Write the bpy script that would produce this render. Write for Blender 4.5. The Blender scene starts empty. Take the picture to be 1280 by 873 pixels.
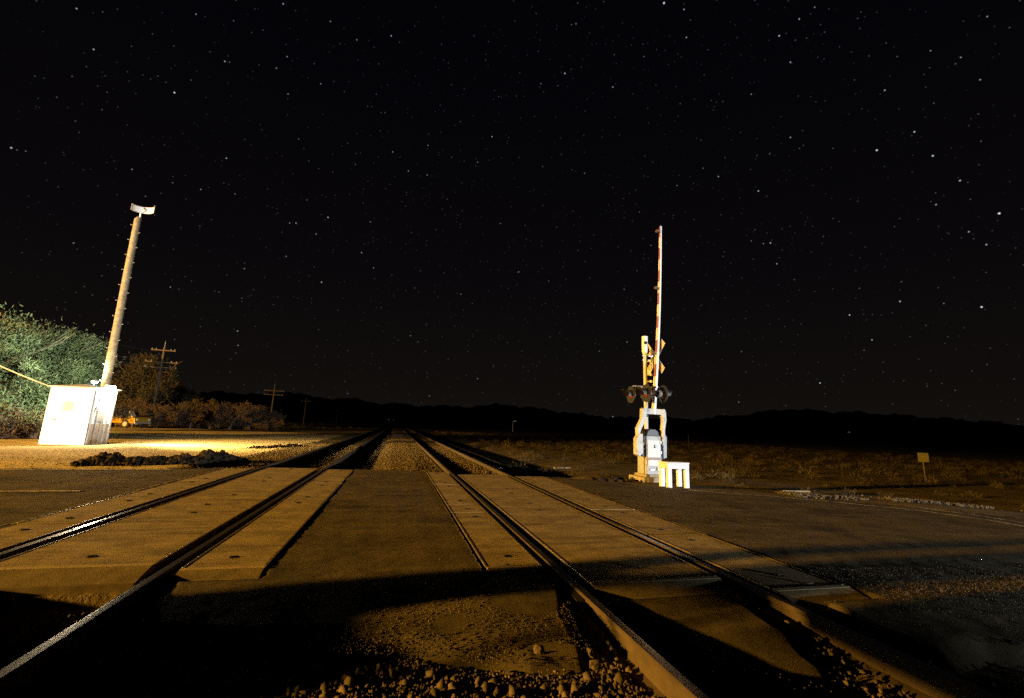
import bpy, math, random
import numpy as np
from mathutils import Vector, Matrix, noise as mn

S = bpy.context.scene
COL = S.collection
rnd = random.Random(7)
rng = np.random.default_rng(11)

# ------------------------------------------------------------------ camera
FPX, YAW, PIT, ROL, CH = 565.0, 0.2411, 0.1892, 0.0392, 1.247   # focal length in photo pixels, angles, height over the rail heads
def cam_axes():
    f = Vector((math.sin(YAW)*math.cos(PIT), math.cos(YAW)*math.cos(PIT), math.sin(PIT)))
    r = Vector((math.cos(YAW), -math.sin(YAW), 0)); u = r.cross(f)
    return (math.cos(ROL)*r + math.sin(ROL)*u, -math.sin(ROL)*r + math.cos(ROL)*u, f)
CR, CU, CF = cam_axes()
cd = bpy.data.cameras.new('camera'); cam = bpy.data.objects.new('camera', cd); COL.objects.link(cam)
M = Matrix((CR, CU, -CF)).transposed().to_4x4(); M.translation = (0, 0, CH)
cam.matrix_world = M
cd.sensor_width = 36; cd.lens = FPX/1280*36; cd.shift_y = -10/1280
cd.clip_start = 0.05; cd.clip_end = 60000
S.camera = cam
def ray(px, py):
    return (CF + CR*((px-640)/FPX) - CU*((py-426.5)/FPX)).normalized()
def az(px, dist):
    d = ray(px, 530); d.z = 0; d.normalize(); return d.x*dist, d.y*dist

# ------------------------------------------------------------------ view, world
S.view_settings.view_transform = 'Standard'; S.view_settings.look = 'None'
S.view_settings.exposure = 0.0; S.view_settings.gamma = 1.0
S.render.engine = 'CYCLES'
S.cycles.max_bounces = 4; S.cycles.diffuse_bounces = 3; S.cycles.glossy_bounces = 2
S.cycles.sample_clamp_indirect = 1.0; S.cycles.caustics_reflective = False; S.cycles.caustics_refractive = False; S.cycles.blur_glossy = 1.0
S.cycles.use_denoising = False   # a little noise suits the night picture and keeps the grain of the ground

W = bpy.data.worlds.new('World'); S.world = W; W.use_nodes = True
wn, wl = W.node_tree.nodes, W.node_tree.links
wn.clear()
def WN(t, **k):
    n = wn.new(t)
    for a, b in k.items(): setattr(n, a, b)
    return n
def wmath(op, a, b=None, c=None, clamp=False):
    n = WN('ShaderNodeMath', operation=op, use_clamp=clamp)
    for i, v in enumerate((a, b, c)):
        if v is None: continue
        if isinstance(v, (int, float)): n.inputs[i].default_value = v
        else: wl.new(v, n.inputs[i])
    return n.outputs[0]
tc = WN('ShaderNodeTexCoord'); nrm = WN('ShaderNodeVectorMath', operation='NORMALIZE')
wl.new(tc.outputs['Generated'], nrm.inputs[0]); D = nrm.outputs[0]
sep = WN('ShaderNodeSeparateXYZ'); wl.new(D, sep.inputs[0])
ramp = WN('ShaderNodeValToRGB'); cr = ramp.color_ramp
cr.elements[0].position = 0.0; cr.elements[0].color = (0.0066, 0.0052, 0.0040, 1)
cr.elements[1].position = 1.0; cr.elements[1].color = (0.0006, 0.0005, 0.0014, 1)
for p, c in ((0.10, (0.0050, 0.0040, 0.0034)), (0.3, (0.0029, 0.0023, 0.0028)), (0.62, (0.0013, 0.0010, 0.0020))):
    e = cr.elements.new(p); e.color = (*c, 1)
wl.new(sep.outputs[2], ramp.inputs[0])
add = None
def star_layer(scale, rad, gain, power, seed):
    v = WN('ShaderNodeTexVoronoi', feature='F1', voronoi_dimensions='3D')
    mp = WN('ShaderNodeMapping'); mp.inputs['Location'].default_value = (seed, seed*1.7, seed*.3)
    wl.new(D, mp.inputs['Vector']); wl.new(mp.outputs[0], v.inputs['Vector'])
    v.inputs['Scale'].default_value = scale
    f = wmath('SUBTRACT', 1.0, wmath('DIVIDE', v.outputs['Distance'], rad*scale), clamp=True)
    f = wmath('POWER', f, 0.7)
    sc = WN('ShaderNodeSeparateColor'); wl.new(v.outputs['Color'], sc.inputs[0])
    b = wmath('POWER', sc.outputs[0], power)
    k = wmath('MULTIPLY', wmath('MULTIPLY', f, b), gain)
    mix = WN('ShaderNodeMix', data_type='RGBA'); wl.new(sc.outputs[1], mix.inputs[0])
    mix.inputs[6].default_value = (0.55, 0.62, 1.0, 1); mix.inputs[7].default_value = (1.0, 0.92, 0.85, 1)
    vm = WN('ShaderNodeVectorMath', operation='SCALE'); wl.new(mix.outputs[2], vm.inputs[0]); wl.new(k, vm.inputs['Scale'])
    return vm.outputs[0]
def vadd(a, b):
    n = WN('ShaderNodeVectorMath', operation='ADD'); wl.new(a, n.inputs[0]); wl.new(b, n.inputs[1]); return n.outputs[0]
tot = vadd(ramp.outputs[0], star_layer(120, .0011, .13, 3.2, 3.1))
tot = vadd(tot, star_layer(60, .0012, .55, 8, 9.4))
# the brighter stars, each at its own place on the sky
BS = [(354,5,3),(413,27,2),(117,62,3),(218,116,5),(281,77,3),(287,78,1),(14,185,4),(245,18,2),(292,26,1),(489,45,3),(446,50,2),(401,105,2),(535,182,2),
(615,171,3),(597,203,2),(410,272,4),(370,279,3),(362,279,2),(452,316,3),(467,335,2),(402,353,4),(283,198,3),(165,212,2),(251,237,2),(576,368,2),
(213,359,2),(534,219,2),(92,304,2),(297,414,3),(830,4,7),(855,12,3),(858,47,3),(974,45,4),(706,92,4),(766,109,3),(999,24,3),(988,78,3),(1096,188,6),
(1166,195,5),(1200,226,4),(1249,267,7),(1170,256,3),(1143,165,4),(948,239,4),(898,221,3),(963,304,4),(971,330,3),(1062,394,4),(1125,377,4),
(1227,384,6),(1211,290,3),(1233,306,3),(1106,113,3),(1234,21,2),(1201,72,2),(939,118,2),(988,172,3),(1025,479,4),(1090,425,3),(766,521,3),(720,30,2)]
acc = None
for x, y, b in BS:
    d = ray(x, y)
    n = WN('ShaderNodeVectorMath', operation='DISTANCE'); wl.new(D, n.inputs[0]); n.inputs[1].default_value = d
    rad = 0.0010 + 0.00012*b
    m = wmath('MULTIPLY', wmath('SUBTRACT', 1.0, wmath('DIVIDE', n.outputs['Value'], rad), clamp=True), 0.20*b)
    acc = m if acc is None else wmath('ADD', acc, m)
cb = WN('ShaderNodeCombineXYZ')
wl.new(wmath('MULTIPLY', acc, .80), cb.inputs[0]); wl.new(wmath('MULTIPLY', acc, .87), cb.inputs[1]); wl.new(acc, cb.inputs[2])
tot = vadd(tot, cb.outputs[0])
bg = WN('ShaderNodeBackground'); wl.new(tot, bg.inputs[0]); bg.inputs[1].default_value = 1.0
wo = WN('ShaderNodeOutputWorld'); wl.new(bg.outputs[0], wo.inputs[0])
W.cycles.sampling_method = 'NONE'

# ------------------------------------------------------------------ lights (night: the lamps of the place, and an added hut spot)
def light(name, kind, loc, power, color, radius=.1, aim=None, angle=None, blend=.5):
    l = bpy.data.lights.new(name, kind); l.energy = power; l.color = color; l.shadow_soft_size = radius
    o = bpy.data.objects.new(name, l); COL.objects.link(o); o.location = loc
    if aim is not None:
        o.rotation_euler = (Vector(aim)-Vector(loc)).to_track_quat('-Z', 'Y').to_euler()
        l.spot_size = math.radians(angle); l.spot_blend = blend
    return o
SODIUM = (1.0, 0.535, 0.078)
light('sodium_yard_light', 'POINT', (-46, -0.6, 6.7), 3.05e5, SODIUM, .40)
light('headlights_on_the_road', 'SPOT', (27, -21, 1.15), 7.5e4, (.82, .91, 1.0), .25, (7.7, 10.8, 1.5), 29, .45)
light('added_hut_spot', 'SPOT', (-21, -18, 1.3), 9.0e4, (1.0, .95, .88), .25, (-14.5, 25, 5), 27, .5)  # added white spot for the hut front and antenna, no vehicle there
# (the wall lamp and glowing roof dome of the hut are made with the hut)

# ------------------------------------------------------------------ materials
def mat(name, base, rough=.8, var=.25, scale=3.0, bump=.0, bscale=30.0, metal=0.0, spec=.5, second=None, wear=None, detail=6, bdist=.02, world=False, streak=None):
    m = bpy.data.materials.new(name); m.use_nodes = True
    n, l = m.node_tree.nodes, m.node_tree.links
    b = n['Principled BSDF']; b.inputs['Roughness'].default_value = rough; b.inputs['Metallic'].default_value = metal
    b.inputs['Specular IOR Level'].default_value = spec
    t = n.new('ShaderNodeTexCoord')
    crd = n.new('ShaderNodeNewGeometry').outputs['Position'] if world else t.outputs['Object']
    nz = n.new('ShaderNodeTexNoise'); nz.inputs['Scale'].default_value = scale; nz.inputs['Detail'].default_value = detail; nz.inputs['Roughness'].default_value = .65
    l.new(crd, nz.inputs['Vector'])
    r = n.new('ShaderNodeValToRGB'); c = r.color_ramp
    lo = tuple(max(0, x*(1-var)) for x in base); hi = second if second else tuple(min(1, x*(1+var)) for x in base)
    c.elements[0].position = .32; c.elements[0].color = (*lo, 1); c.elements[1].position = .68; c.elements[1].color = (*hi, 1)
    l.new(nz.outputs[0], r.inputs[0]); out = r.outputs[0]
    if wear:   # (colour, scale, low, high): patches of a second colour with a shape of their own
        w = n.new('ShaderNodeTexNoise'); w.inputs['Scale'].default_value = wear[1]; w.inputs['Detail'].default_value = 8; w.inputs['Roughness'].default_value = .7
        l.new(crd, w.inputs['Vector'])
        wr = n.new('ShaderNodeValToRGB'); wr.color_ramp.elements[0].position = wear[2]; wr.color_ramp.elements[1].position = wear[3]
        l.new(w.outputs[0], wr.inputs[0])
        mx = n.new('ShaderNodeMix'); mx.data_type = 'RGBA'; l.new(wr.outputs[0], mx.inputs[0]); l.new(out, mx.inputs[6]); mx.inputs[7].default_value = (*wear[0], 1)
        out = mx.outputs[2]
    if streak:   # long stains drawn out along one direction: (colour, scale vector, low, high, rotation)
        mp = n.new('ShaderNodeMapping'); mp.inputs['Scale'].default_value = streak[1]; mp.inputs['Rotation'].default_value = (0, 0, streak[4]); l.new(crd, mp.inputs['Vector'])
        w = n.new('ShaderNodeTexNoise'); w.inputs['Scale'].default_value = 1.0; w.inputs['Detail'].default_value = 7; w.inputs['Roughness'].default_value = .62
        l.new(mp.outputs[0], w.inputs['Vector'])
        wr = n.new('ShaderNodeValToRGB'); wr.color_ramp.elements[0].position = streak[2]; wr.color_ramp.elements[1].position = streak[3]
        l.new(w.outputs[0], wr.inputs[0])
        mx = n.new('ShaderNodeMix'); mx.data_type = 'RGBA'; l.new(wr.outputs[0], mx.inputs[0]); l.new(out, mx.inputs[6]); mx.inputs[7].default_value = (*streak[0], 1)
        out = mx.outputs[2]
    l.new(out, b.inputs['Base Color'])
    if bump:
        bn = n.new('ShaderNodeTexNoise'); bn.inputs['Scale'].default_value = bscale; bn.inputs['Detail'].default_value = 5; bn.inputs['Roughness'].default_value = .7
        l.new(crd, bn.inputs['Vector'])
        bb = n.new('ShaderNodeBump'); bb.inputs['Strength'].default_value = bump; bb.inputs['Distance'].default_value = bdist
        l.new(bn.outputs[0], bb.inputs['Height']); l.new(bb.outputs[0], b.inputs['Normal'])
    return m
def emit(name, col, strength):
    m = bpy.data.materials.new(name); m.use_nodes = True; n, l = m.node_tree.nodes, m.node_tree.links
    n.clear(); e = n.new('ShaderNodeEmission'); e.inputs[0].default_value = (*col, 1); e.inputs[1].default_value = strength
    o = n.new('ShaderNodeOutputMaterial'); l.new(e.outputs[0], o.inputs[0]); return m
MT = dict(
 dirt=mat('desert dirt', (.085, .060, .030), .95, .4, .8, .7, 9, second=(.17, .125, .060), spec=.1, bdist=.06),
 asphalt=mat('worn asphalt', (.074, .057, .030), .85, .3, 1.6, .9, 110, second=(.112, .086, .045), spec=.10, bdist=.012,
             wear=((.042, .033, .020), .9, .52, .62), world=True, streak=((.118, .090, .047), (.35, 4.5, 1), .50, .70, .12)),
 concrete=mat('crossing concrete', (.29, .215, .10), .8, .22, 3.2, .5, 75, second=(.40, .30, .145), spec=.25, bdist=.006,
              wear=((.17, .125, .06), 3.4, .53, .68), world=True, streak=((.125, .092, .045), (.7, 6.5, 1), .50, .72, .15)),
 concrete_worn=mat('broom finished ramp', (.18, .135, .07), .8, .3, 7, .4, 60, spec=.25, bdist=.008),
 cream=mat('cream enamel', (.46, .45, .41), .5, .12, 4, wear=((.20, .16, .11), 7, .52, .66)),
 mastpaint=mat('silver mast paint', (.50, .48, .42), .45, .1, 5),
 strip=mat('worn pale concrete strip', (.40, .30, .15), .8, .15, 8, .2, 60),
 standpaint=mat('chipped white stand paint', (.66, .66, .66), .5, .06, 4, .1, 20, wear=((.38, .33, .26), 9, .60, .70)),
 edge=mat('steel edge angle', (.30, .23, .14), .42, .35, 5, .25, 40, metal=.75, bdist=.003),
 railside=mat('rusty rail steel', (.06, .041, .022), .75, .35, 4, .35, 30, bdist=.004, spec=.3),
 railhead=mat('polished rail head', (.42, .38, .34), .30, .2, 6, .0, 30, metal=1.0),
 rubber=mat('black rubber', (.018, .015, .011), .8, .3, 8, .3, 40, spec=.2),
 tie=mat('creosoted wood', (.075, .05, .028), .9, .4, 5, .5, 25),
 stone=mat('ballast stone', (.085, .062, .032), .9, .5, 6, .3, 30, second=(.17, .125, .07), spec=.25),
 white=mat('white paint', (.80, .80, .78), .5, .06, 4, .1, 20, wear=((.55, .5, .42), 5, .62, .75)),
 grey=mat('grey enamel', (.36, .37, .37), .5, .14, 3, .1, 20, wear=((.16, .13, .10), 6, .54, .68)),
 alu=mat('aluminium', (.62, .60, .56), .45, .12, 6, metal=.6),
 galv=mat('galvanised steel', (.45, .45, .44), .5, .2, 9, metal=.5),
 black=mat('black enamel', (.012, .011, .010), .5, .2, 5),
 red=mat('faded red sheet', (.30, .11, .07), .5, .2, 6),
 wood=mat('weathered pole wood', (.22, .17, .10), .85, .3, 6, .5, 20, second=(.32, .26, .16)),
 darkwood=mat('old utility pole wood', (.13, .095, .062), .9, .3, 5),
 paint=mat('white road paint', (.52, .47, .36), .7, .3, 9, .3, 60, wear=((.14, .11, .07), 8, .5, .6)),
 yellowpaint=mat('yellow road paint', (.42, .30, .10), .7, .3, 9, .3, 60, wear=((.14, .11, .07), 8, .5, .6)),
 soil=mat('dark clods of soil', (.030, .021, .012), .95, .4, 4, .6, 20, spec=.1),
 bark=mat('tree bark', (.10, .075, .05), .95, .3, 6, .5, 20),
 leaf_a=mat('grey green leaves', (.085, .115, .06), .8, .3, 2, spec=.15, second=(.12, .155, .08)),
 leaf_b=mat('dusty leaves', (.06, .05, .028), .85, .3, 2, spec=.1),
 twig=mat('dry twigs', (.085, .058, .036), .9, .35, 2, spec=.1),
 scrub=mat('dry desert scrub', (.030, .022, .010), .95, .4, .35, spec=.05, second=(.10, .075, .036)),
 hill=mat('bare hill rock', (.10, .075, .055), 1.0, .3, .002, spec=.0),
 yellow=mat('yellow truck paint', (.42, .25, .02), .35, .1, 2),
 glass=mat('dark car glass', (.03, .035, .04), .12, .1, 2),
 tyre=mat('tyre rubber', (.025, .022, .02), .85, .2, 8),
 sign=mat('pale sign face', (.15, .125, .045), .6, .1, 5),
 lens=mat('red signal lens', (.16, .02, .010), .12, .15, 12),
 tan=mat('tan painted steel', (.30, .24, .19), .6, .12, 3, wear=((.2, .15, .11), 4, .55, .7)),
 roof=mat('flat grey roof', (.36, .33, .28), .7, .2, 3),
 rusty=mat('rusty sheet metal', (.12, .07, .04), .8, .4, 3),
 ink=mat('black lettering', (.03, .028, .025), .6, .1, 5),
)

# ------------------------------------------------------------------ mesh helpers
class MB:
    def __init__(s): s.v = []; s.f = []; s.m = []
    def add(s, vs, fs, mi=0):
        o = len(s.v); s.v += [tuple(map(float, v)) for v in vs]; s.f += [tuple(o+i for i in f) for f in fs]; s.m += [mi]*len(fs); return s
    def box(s, c, d, rz=0, ry=0, rx=0, mi=0, taper=1.0):
        hx, hy, hz = d[0]/2, d[1]/2, d[2]/2
        R = Matrix.Rotation(rz, 3, 'Z') @ Matrix.Rotation(ry, 3, 'Y') @ Matrix.Rotation(rx, 3, 'X')
        vs = [Vector(c) + R @ Vector((x*hx*(taper if z > 0 else 1), y*hy*(taper if z > 0 else 1), z*hz)) for x in (-1, 1) for y in (-1, 1) for z in (-1, 1)]
        return s.add(vs, [(0,1,3,2),(4,6,7,5),(0,4,5,1),(2,3,7,6),(0,2,6,4),(1,5,7,3)], mi)
    def bar(s, a, b, r0, r1=None, n=10, mi=0, cap=True):
        a, b = Vector(a), Vector(b); r1 = r0 if r1 is None else r1
        d = (b-a).normalized(); t = Vector((0, 0, 1)) if abs(d.z) < .9 else Vector((1, 0, 0))
        x = d.cross(t).normalized(); y = d.cross(x)
        vs = [p + (x*math.cos(2*math.pi*i/n) + y*math.sin(2*math.pi*i/n))*r for p, r in ((a, r0), (b, r1)) for i in range(n)]
        fs = [(i, (i+1) % n, n+(i+1) % n, n+i) for i in range(n)]
        if cap: fs += [tuple(range(n-1, -1, -1)), tuple(range(n, 2*n))]
        return s.add(vs, fs, mi)
    def prism(s, prof, axis, a, b, mi=0):   # prof: list of 2D points, extruded along axis from a to b
        n = len(prof)
        def P(u, v, w): return {'y': (u, w, v), 'x': (w, u, v), 'z': (u, v, w)}[axis]
        vs = [P(u, v, a) for u, v in prof] + [P(u, v, b) for u, v in prof]
        fs = [(i, (i+1) % n, n+(i+1) % n, n+i) for i in range(n)] + [tuple(range(n-1, -1, -1)), tuple(range(n, 2*n))]
        return s.add(vs, fs, mi)
    def build(s, name, mats, parent=None, smooth=False, bevel=0):
        me = bpy.data.meshes.new(name); me.from_pydata(s.v, [], s.f)
        for m in (mats if isinstance(mats, (list, tuple)) else [mats]): me.materials.append(m)
        if any(s.m): me.polygons.foreach_set('material_index', s.m)
        import bmesh
        bm = bmesh.new(); bm.from_mesh(me); bmesh.ops.recalc_face_normals(bm, faces=bm.faces)
        if bevel: bmesh.ops.bevel(bm, geom=[e for e in bm.edges if len(e.link_faces) == 2 and e.calc_face_angle(0) > .5], offset=bevel, segments=2, affect='EDGES', profile=.5)
        bm.to_mesh(me); bm.free()
        if smooth:
            me.polygons.foreach_set('use_smooth', [True]*len(me.polygons)); me.set_sharp_from_angle(angle=.7)
        me.update(); o = bpy.data.objects.new(name, me); COL.objects.link(o)
        if parent: o.parent = parent
        return o
def npmesh(name, v, f, m, parent=None, smooth=False):
    me = bpy.data.meshes.new(name); v = np.asarray(v, np.float32); f = np.asarray(f, np.int32)
    me.vertices.add(len(v)); me.vertices.foreach_set('co', v.ravel())
    k = f.shape[1]; me.loops.add(f.size); me.loops.foreach_set('vertex_index', f.ravel())
    me.polygons.add(len(f)); me.polygons.foreach_set('loop_start', np.arange(0, f.size, k, dtype=np.int32))
    try: me.polygons.foreach_set('loop_total', np.full(len(f), k, np.int32))
    except Exception: pass
    if smooth: me.polygons.foreach_set('use_smooth', np.ones(len(f), bool))
    me.materials.append(m); me.update(calc_edges=True); me.validate()
    o = bpy.data.objects.new(name, me); COL.objects.link(o)
    if parent: o.parent = parent
    return o
def tag(o, label=None, cat=None, group=None, kind=None):
    if label: o['label'] = label
    if cat: o['category'] = cat
    if group: o['group'] = group
    if kind: o['kind'] = kind
    return o
def thing(name, loc, label, cat, group=None, rz=0):
    o = bpy.data.objects.new(name, None); o.empty_display_size = .2; COL.objects.link(o); o.location = loc; o.rotation_euler = (0, 0, rz)
    return tag(o, label, cat, group)
def copy_tree(o, parent=None):
    kids = list(o.children); c = o.copy(); COL.objects.link(c); c.parent = parent
    for k in kids: copy_tree(k, c)
    return c

# ------------------------------------------------------------------ the shape of the ground
def ss(t): t = np.clip(t, 0, 1); return t*t*(3-2*t)
_n = rng.uniform(0, 50, (24, 3))
def wob(x, y, s):    # smooth pseudo noise, -1..1
    x = np.asarray(x, float); y = np.asarray(y, float); o = 0*x
    for i in range(8):
        a = i*2.399; k = s*(1+.37*i)
        o = o + np.sin((x*math.cos(a)+y*math.sin(a))*k + _n[i, 0])/(1+.35*i)
    return o/3.0
PX = [-400, -60, -30, -6.5, -4.6, -3.9, -3.5, -3.2, -1.75, -1.3, -.6, -.1, .8, 1.3, 1.6, 3.0, 3.5, 4.6, 6.5, 9, 30, 400]
PZ = [-.6, -.3, -.18, -.18, -.15, -.15, -.17, -.19, -.19, -.2, -.2, -.11, -.1, -.13, -.115, -.12, -.17, -.55, -.55, -.42, -.6, -1.2]
FX = [-400, -60, -8, -4.7, -4.2, -3.4, -1, .7, 3, 4.35, 5.8, 6.3, 7.2, 8.6, 9.6, 11.2, 12.5, 20, 60]   # far edge of the road
FY = [20, 14, 12.55, 12.6, 12.9, 13.4, 13.3, 12.85, 12.15, 11.9, 11.1, 10.5, 10.02, 9.5, 9.0, 8.4, 7.4, 2.0, -12]
NX = [-400, -60, -8, -4.5, -3.3, -3.2, -1.7, -1.55, -.6, .2, .9, 1.5, 2.2, 3.0, 4.0, 6, 12, 60]                     # near edge of the road
NY = [-10, 0, 2.4, 3.1, 3.3, 4.35, 4.35, 3.4, 3.25, 3.0, 2.72, 2.75, 2.3, 2.25, 2.3, 1.9, -2, -20]
def roadz(x, y):
    x = np.asarray(x, float)
    z = -.009 - .012*np.clip(-4.5-x, 0, 25) - .022*np.clip(x-4.5, 0, 20)
    near = ss((4.6 - .28*np.clip(x+1, 0, 5) - np.asarray(y, float))/1.7)
    return z - .10*near
def groundz(x, y):
    x = np.asarray(x, float); y = np.asarray(y, float)
    p = np.interp(x, PX, PZ)
    far = ss((y - np.interp(x, FX, FY) - .05)/1.2 - .05); near = ss((np.interp(x, NX, NY) - y - .05)/.8)
    t = np.maximum(far, near)
    rz = np.minimum(roadz(x, y) - .10, -.12)
    # the shoulder on the right stays high round the gate
    sh = ss((x-4.5)/1.5) * (1-ss((y - np.interp(x, FX, FY) - 1.5)/4))
    edge = roadz(x, y) - .02
    inside = (y < np.interp(x, FX, FY)+.02) & (y > np.interp(x, NX, NY)-.02)
    z = rz*(1-t) + p*t
    z2 = np.where(inside, rz, edge*sh + z*(1-sh))
    lft = ss((-4.6-x)/.8) * (1-inside) * (1-ss((y - np.interp(x, FX, FY) - 1.0)/4)) * (y > 8)
    z2 = np.where(lft > 0, (roadz(x, y)-.03)*lft + z2*(1-lft), z2)
    z2 = z2 - .07*((x > -3.22) & (x < -1.74) & (y < 4.35))
    offtrack = np.clip(np.maximum((-4.4-x)/3, (x-4.8)/3), 0, 1)
    z2 = z2 + np.where(inside, 0, wob(x, y, 1.1)*.022*offtrack + wob(x, y, .23)*.06*np.clip(offtrack*(np.hypot(x, y)-14)/25, 0, 1))
    return z2
def gp(px, py):      # where the line of sight of a photo pixel meets the ground
    d = ray(px, py); t = 1.0
    while t < 4000:
        P = Vector((0, 0, CH)) + d*t
        if P.z <= float(max(groundz(P.x, P.y), roadz(P.x, P.y) if on_road(P.x, P.y) else -9)): return P
        t *= 1.002
    return P
def on_road(x, y): return np.interp(x, NX, NY) < y < np.interp(x, FX, FY)

# ground: one sheet to the horizon, fine near the crossing
def axis(knots):
    out = []
    for a, b, st in knots:
        out += list(np.arange(a, b, st))
    return np.array(out + [knots[-1][1]])
gx = axis([(-9000, -1000, 1000), (-1000, -100, 100), (-100, -40, 5), (-40, -8, .5), (-8, -4.6, .12), (-4.6, 7, .07), (7, 18, .2), (18, 60, 1.5), (60, 200, 20), (200, 1000, 200), (1000, 9000, 1000)])
gy = axis([(-2000, -200, 300), (-200, -20, 20), (-20, 0, 1), (0, 6, .06), (6, 16, .12), (16, 45, .35), (45, 120, 3), (120, 400, 40), (400, 2000, 300), (2000, 20000, 3000)])
X, Y = np.meshgrid(gx, gy); Z = groundz(X, Y)
dd = np.hypot(X, Y); Z = np.where(dd > 300, Z - (dd-300)*.0004, Z)
idx = np.arange(X.size).reshape(X.shape)
F = np.stack([idx[:-1, :-1], idx[:-1, 1:], idx[1:, 1:], idx[1:, :-1]], -1).reshape(-1, 4)
tag(npmesh('ground', np.stack([X, Y, Z], -1).reshape(-1, 3), F, MT['dirt'], smooth=True), kind='structure')

# bright sandy yard left of the tracks, a thin sheet over the ground
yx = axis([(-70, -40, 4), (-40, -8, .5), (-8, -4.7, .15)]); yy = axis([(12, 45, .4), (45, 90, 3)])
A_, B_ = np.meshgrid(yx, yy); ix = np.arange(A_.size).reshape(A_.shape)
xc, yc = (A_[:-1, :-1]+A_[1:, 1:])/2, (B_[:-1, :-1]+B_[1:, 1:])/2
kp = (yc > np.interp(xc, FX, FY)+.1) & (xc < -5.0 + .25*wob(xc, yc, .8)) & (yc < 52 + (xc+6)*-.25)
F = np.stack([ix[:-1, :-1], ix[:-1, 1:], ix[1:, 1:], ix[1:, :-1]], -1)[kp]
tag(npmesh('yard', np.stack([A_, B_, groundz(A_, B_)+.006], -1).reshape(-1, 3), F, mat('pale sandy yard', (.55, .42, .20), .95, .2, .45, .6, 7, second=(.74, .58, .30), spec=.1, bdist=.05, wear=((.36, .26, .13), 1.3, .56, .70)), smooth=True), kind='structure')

# road: asphalt in strips between the crossing panels
GAPS = [(-3.99, -.955, 4.42, 13.2), (.88, 3.97, 3.45, 12.0)]
rx = axis([(-60, -12, 2), (-12, -6, .3), (-6, -1.1, .04), (-1.1, -.84, .014), (-.84, .78, .04), (.78, .96, .014), (.96, 3.8, .022), (3.8, 7, .04), (7, 14, .12), (14, 60, 2)])
ry = axis([(-20, 1, 1), (1, 1.8, .2), (1.8, 5.0, .035), (5.0, 13.5, .07), (13.5, 20, .5)])
X, Y = np.meshgrid(rx, ry)
RX4 = (-3.237, -1.727, 1.551, 3.061)
def asph_mask(x, y):
    e = .05*wob(x, y, 9) + .03*wob(x, y, 31)
    m = (y < np.interp(x, FX, FY) + e) & (y > np.interp(x, NX, NY) - .04)
    pe = .012*wob(x, y, 14)
    # panels: left track
    lt = ((x > -4.02-pe) & (x < -.93+pe) & (y < 14))
    m &= ~((x > -3.25) & (x < -1.73) & (y < 4.6))
    near_l = np.where(x < -3.3, 4.5, np.where(x < -1.73, 4.45, 4.27))
    m &= ~(lt & (y > near_l))
    rt = ((x > .86-pe) & (x < 3.99+pe))
    near_r = np.where(x < 1.55, 4.04, np.where(x < 3.06, 3.52, 3.16))
    m &= ~(rt & (y > near_r))
    for hx, wl_, wr_ in ((-3.237, .08, .12), (-1.727, .12, .10), (1.551, .10, .12), (3.061, .12, .10)):   # flangeways beside the rails
        broken = .05*np.abs(wob(x, y, 5)) + .16*ss((3.9-y)/.9) + .12*ss((2.9-y)/.5)
        left = x > hx-wl_-broken; right = x < hx+wr_+broken*1.15
        m &= ~(left & right)
    return m
Z = roadz(X, Y) + .004*wob(X, Y, 2.3)
Z = Z - .075*((X > -3.2) & (X < -1.75) & (Y < 4.7)) - .03*((X > 1.58) & (X < 3.03) & (Y < 3.8))
for hx_ in RX4:
    br = .05*np.abs(wob(X, Y, 5)) + .16*ss((3.9-Y)/.9) + .12*ss((2.9-Y)/.5)
    dist = np.maximum(hx_-.10-br-X, X-(hx_+.12+br*1.15)); Z = Z - .10*(1-ss(dist/.07))*(Y < 4.3)
# rounded mound of asphalt between the tracks in front
mnd = np.exp(-(((X-.75)/.75)**2 + ((Y-3.35)/.45)**2)); Z = Z + .035*mnd
Z = Z + .0025*wob(X, Y, 19)
Z = Z - .15*(1-ss((Y - np.interp(X, NX, NY) - .02 + .05*wob(X, Y, 6))/.22))
idx = np.arange(X.size).reshape(X.shape)
xc, yc = (X[:-1, :-1]+X[1:, 1:])/2, (Y[:-1, :-1]+Y[1:, 1:])/2
keep = asph_mask(xc, yc)
F = np.stack([idx[:-1, :-1], idx[:-1, 1:], idx[1:, 1:], idx[1:, :-1]], -1)[keep]
V = np.stack([X, Y, Z], -1).reshape(-1, 3)
used = np.unique(F); rm = np.full(len(V), -1); rm[used] = np.arange(len(used))
V, F = V[used], rm[F]
# side skirt so that the asphalt has thickness where it ends
ed = np.sort(np.concatenate([F[:, [0, 1]], F[:, [1, 2]], F[:, [2, 3]], F[:, [3, 0]]]), axis=1)
u, cnt = np.unique(ed, axis=0, return_counts=True); bd = u[cnt == 1]
V2 = V.copy(); V2[:, 2] -= .13; n0 = len(V)
SK = np.stack([bd[:, 0], bd[:, 1], bd[:, 1]+n0, bd[:, 0]+n0], -1)
tag(npmesh('road', np.concatenate([V, V2]), np.concatenate([F, SK]), MT['asphalt']), kind='structure')

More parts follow.
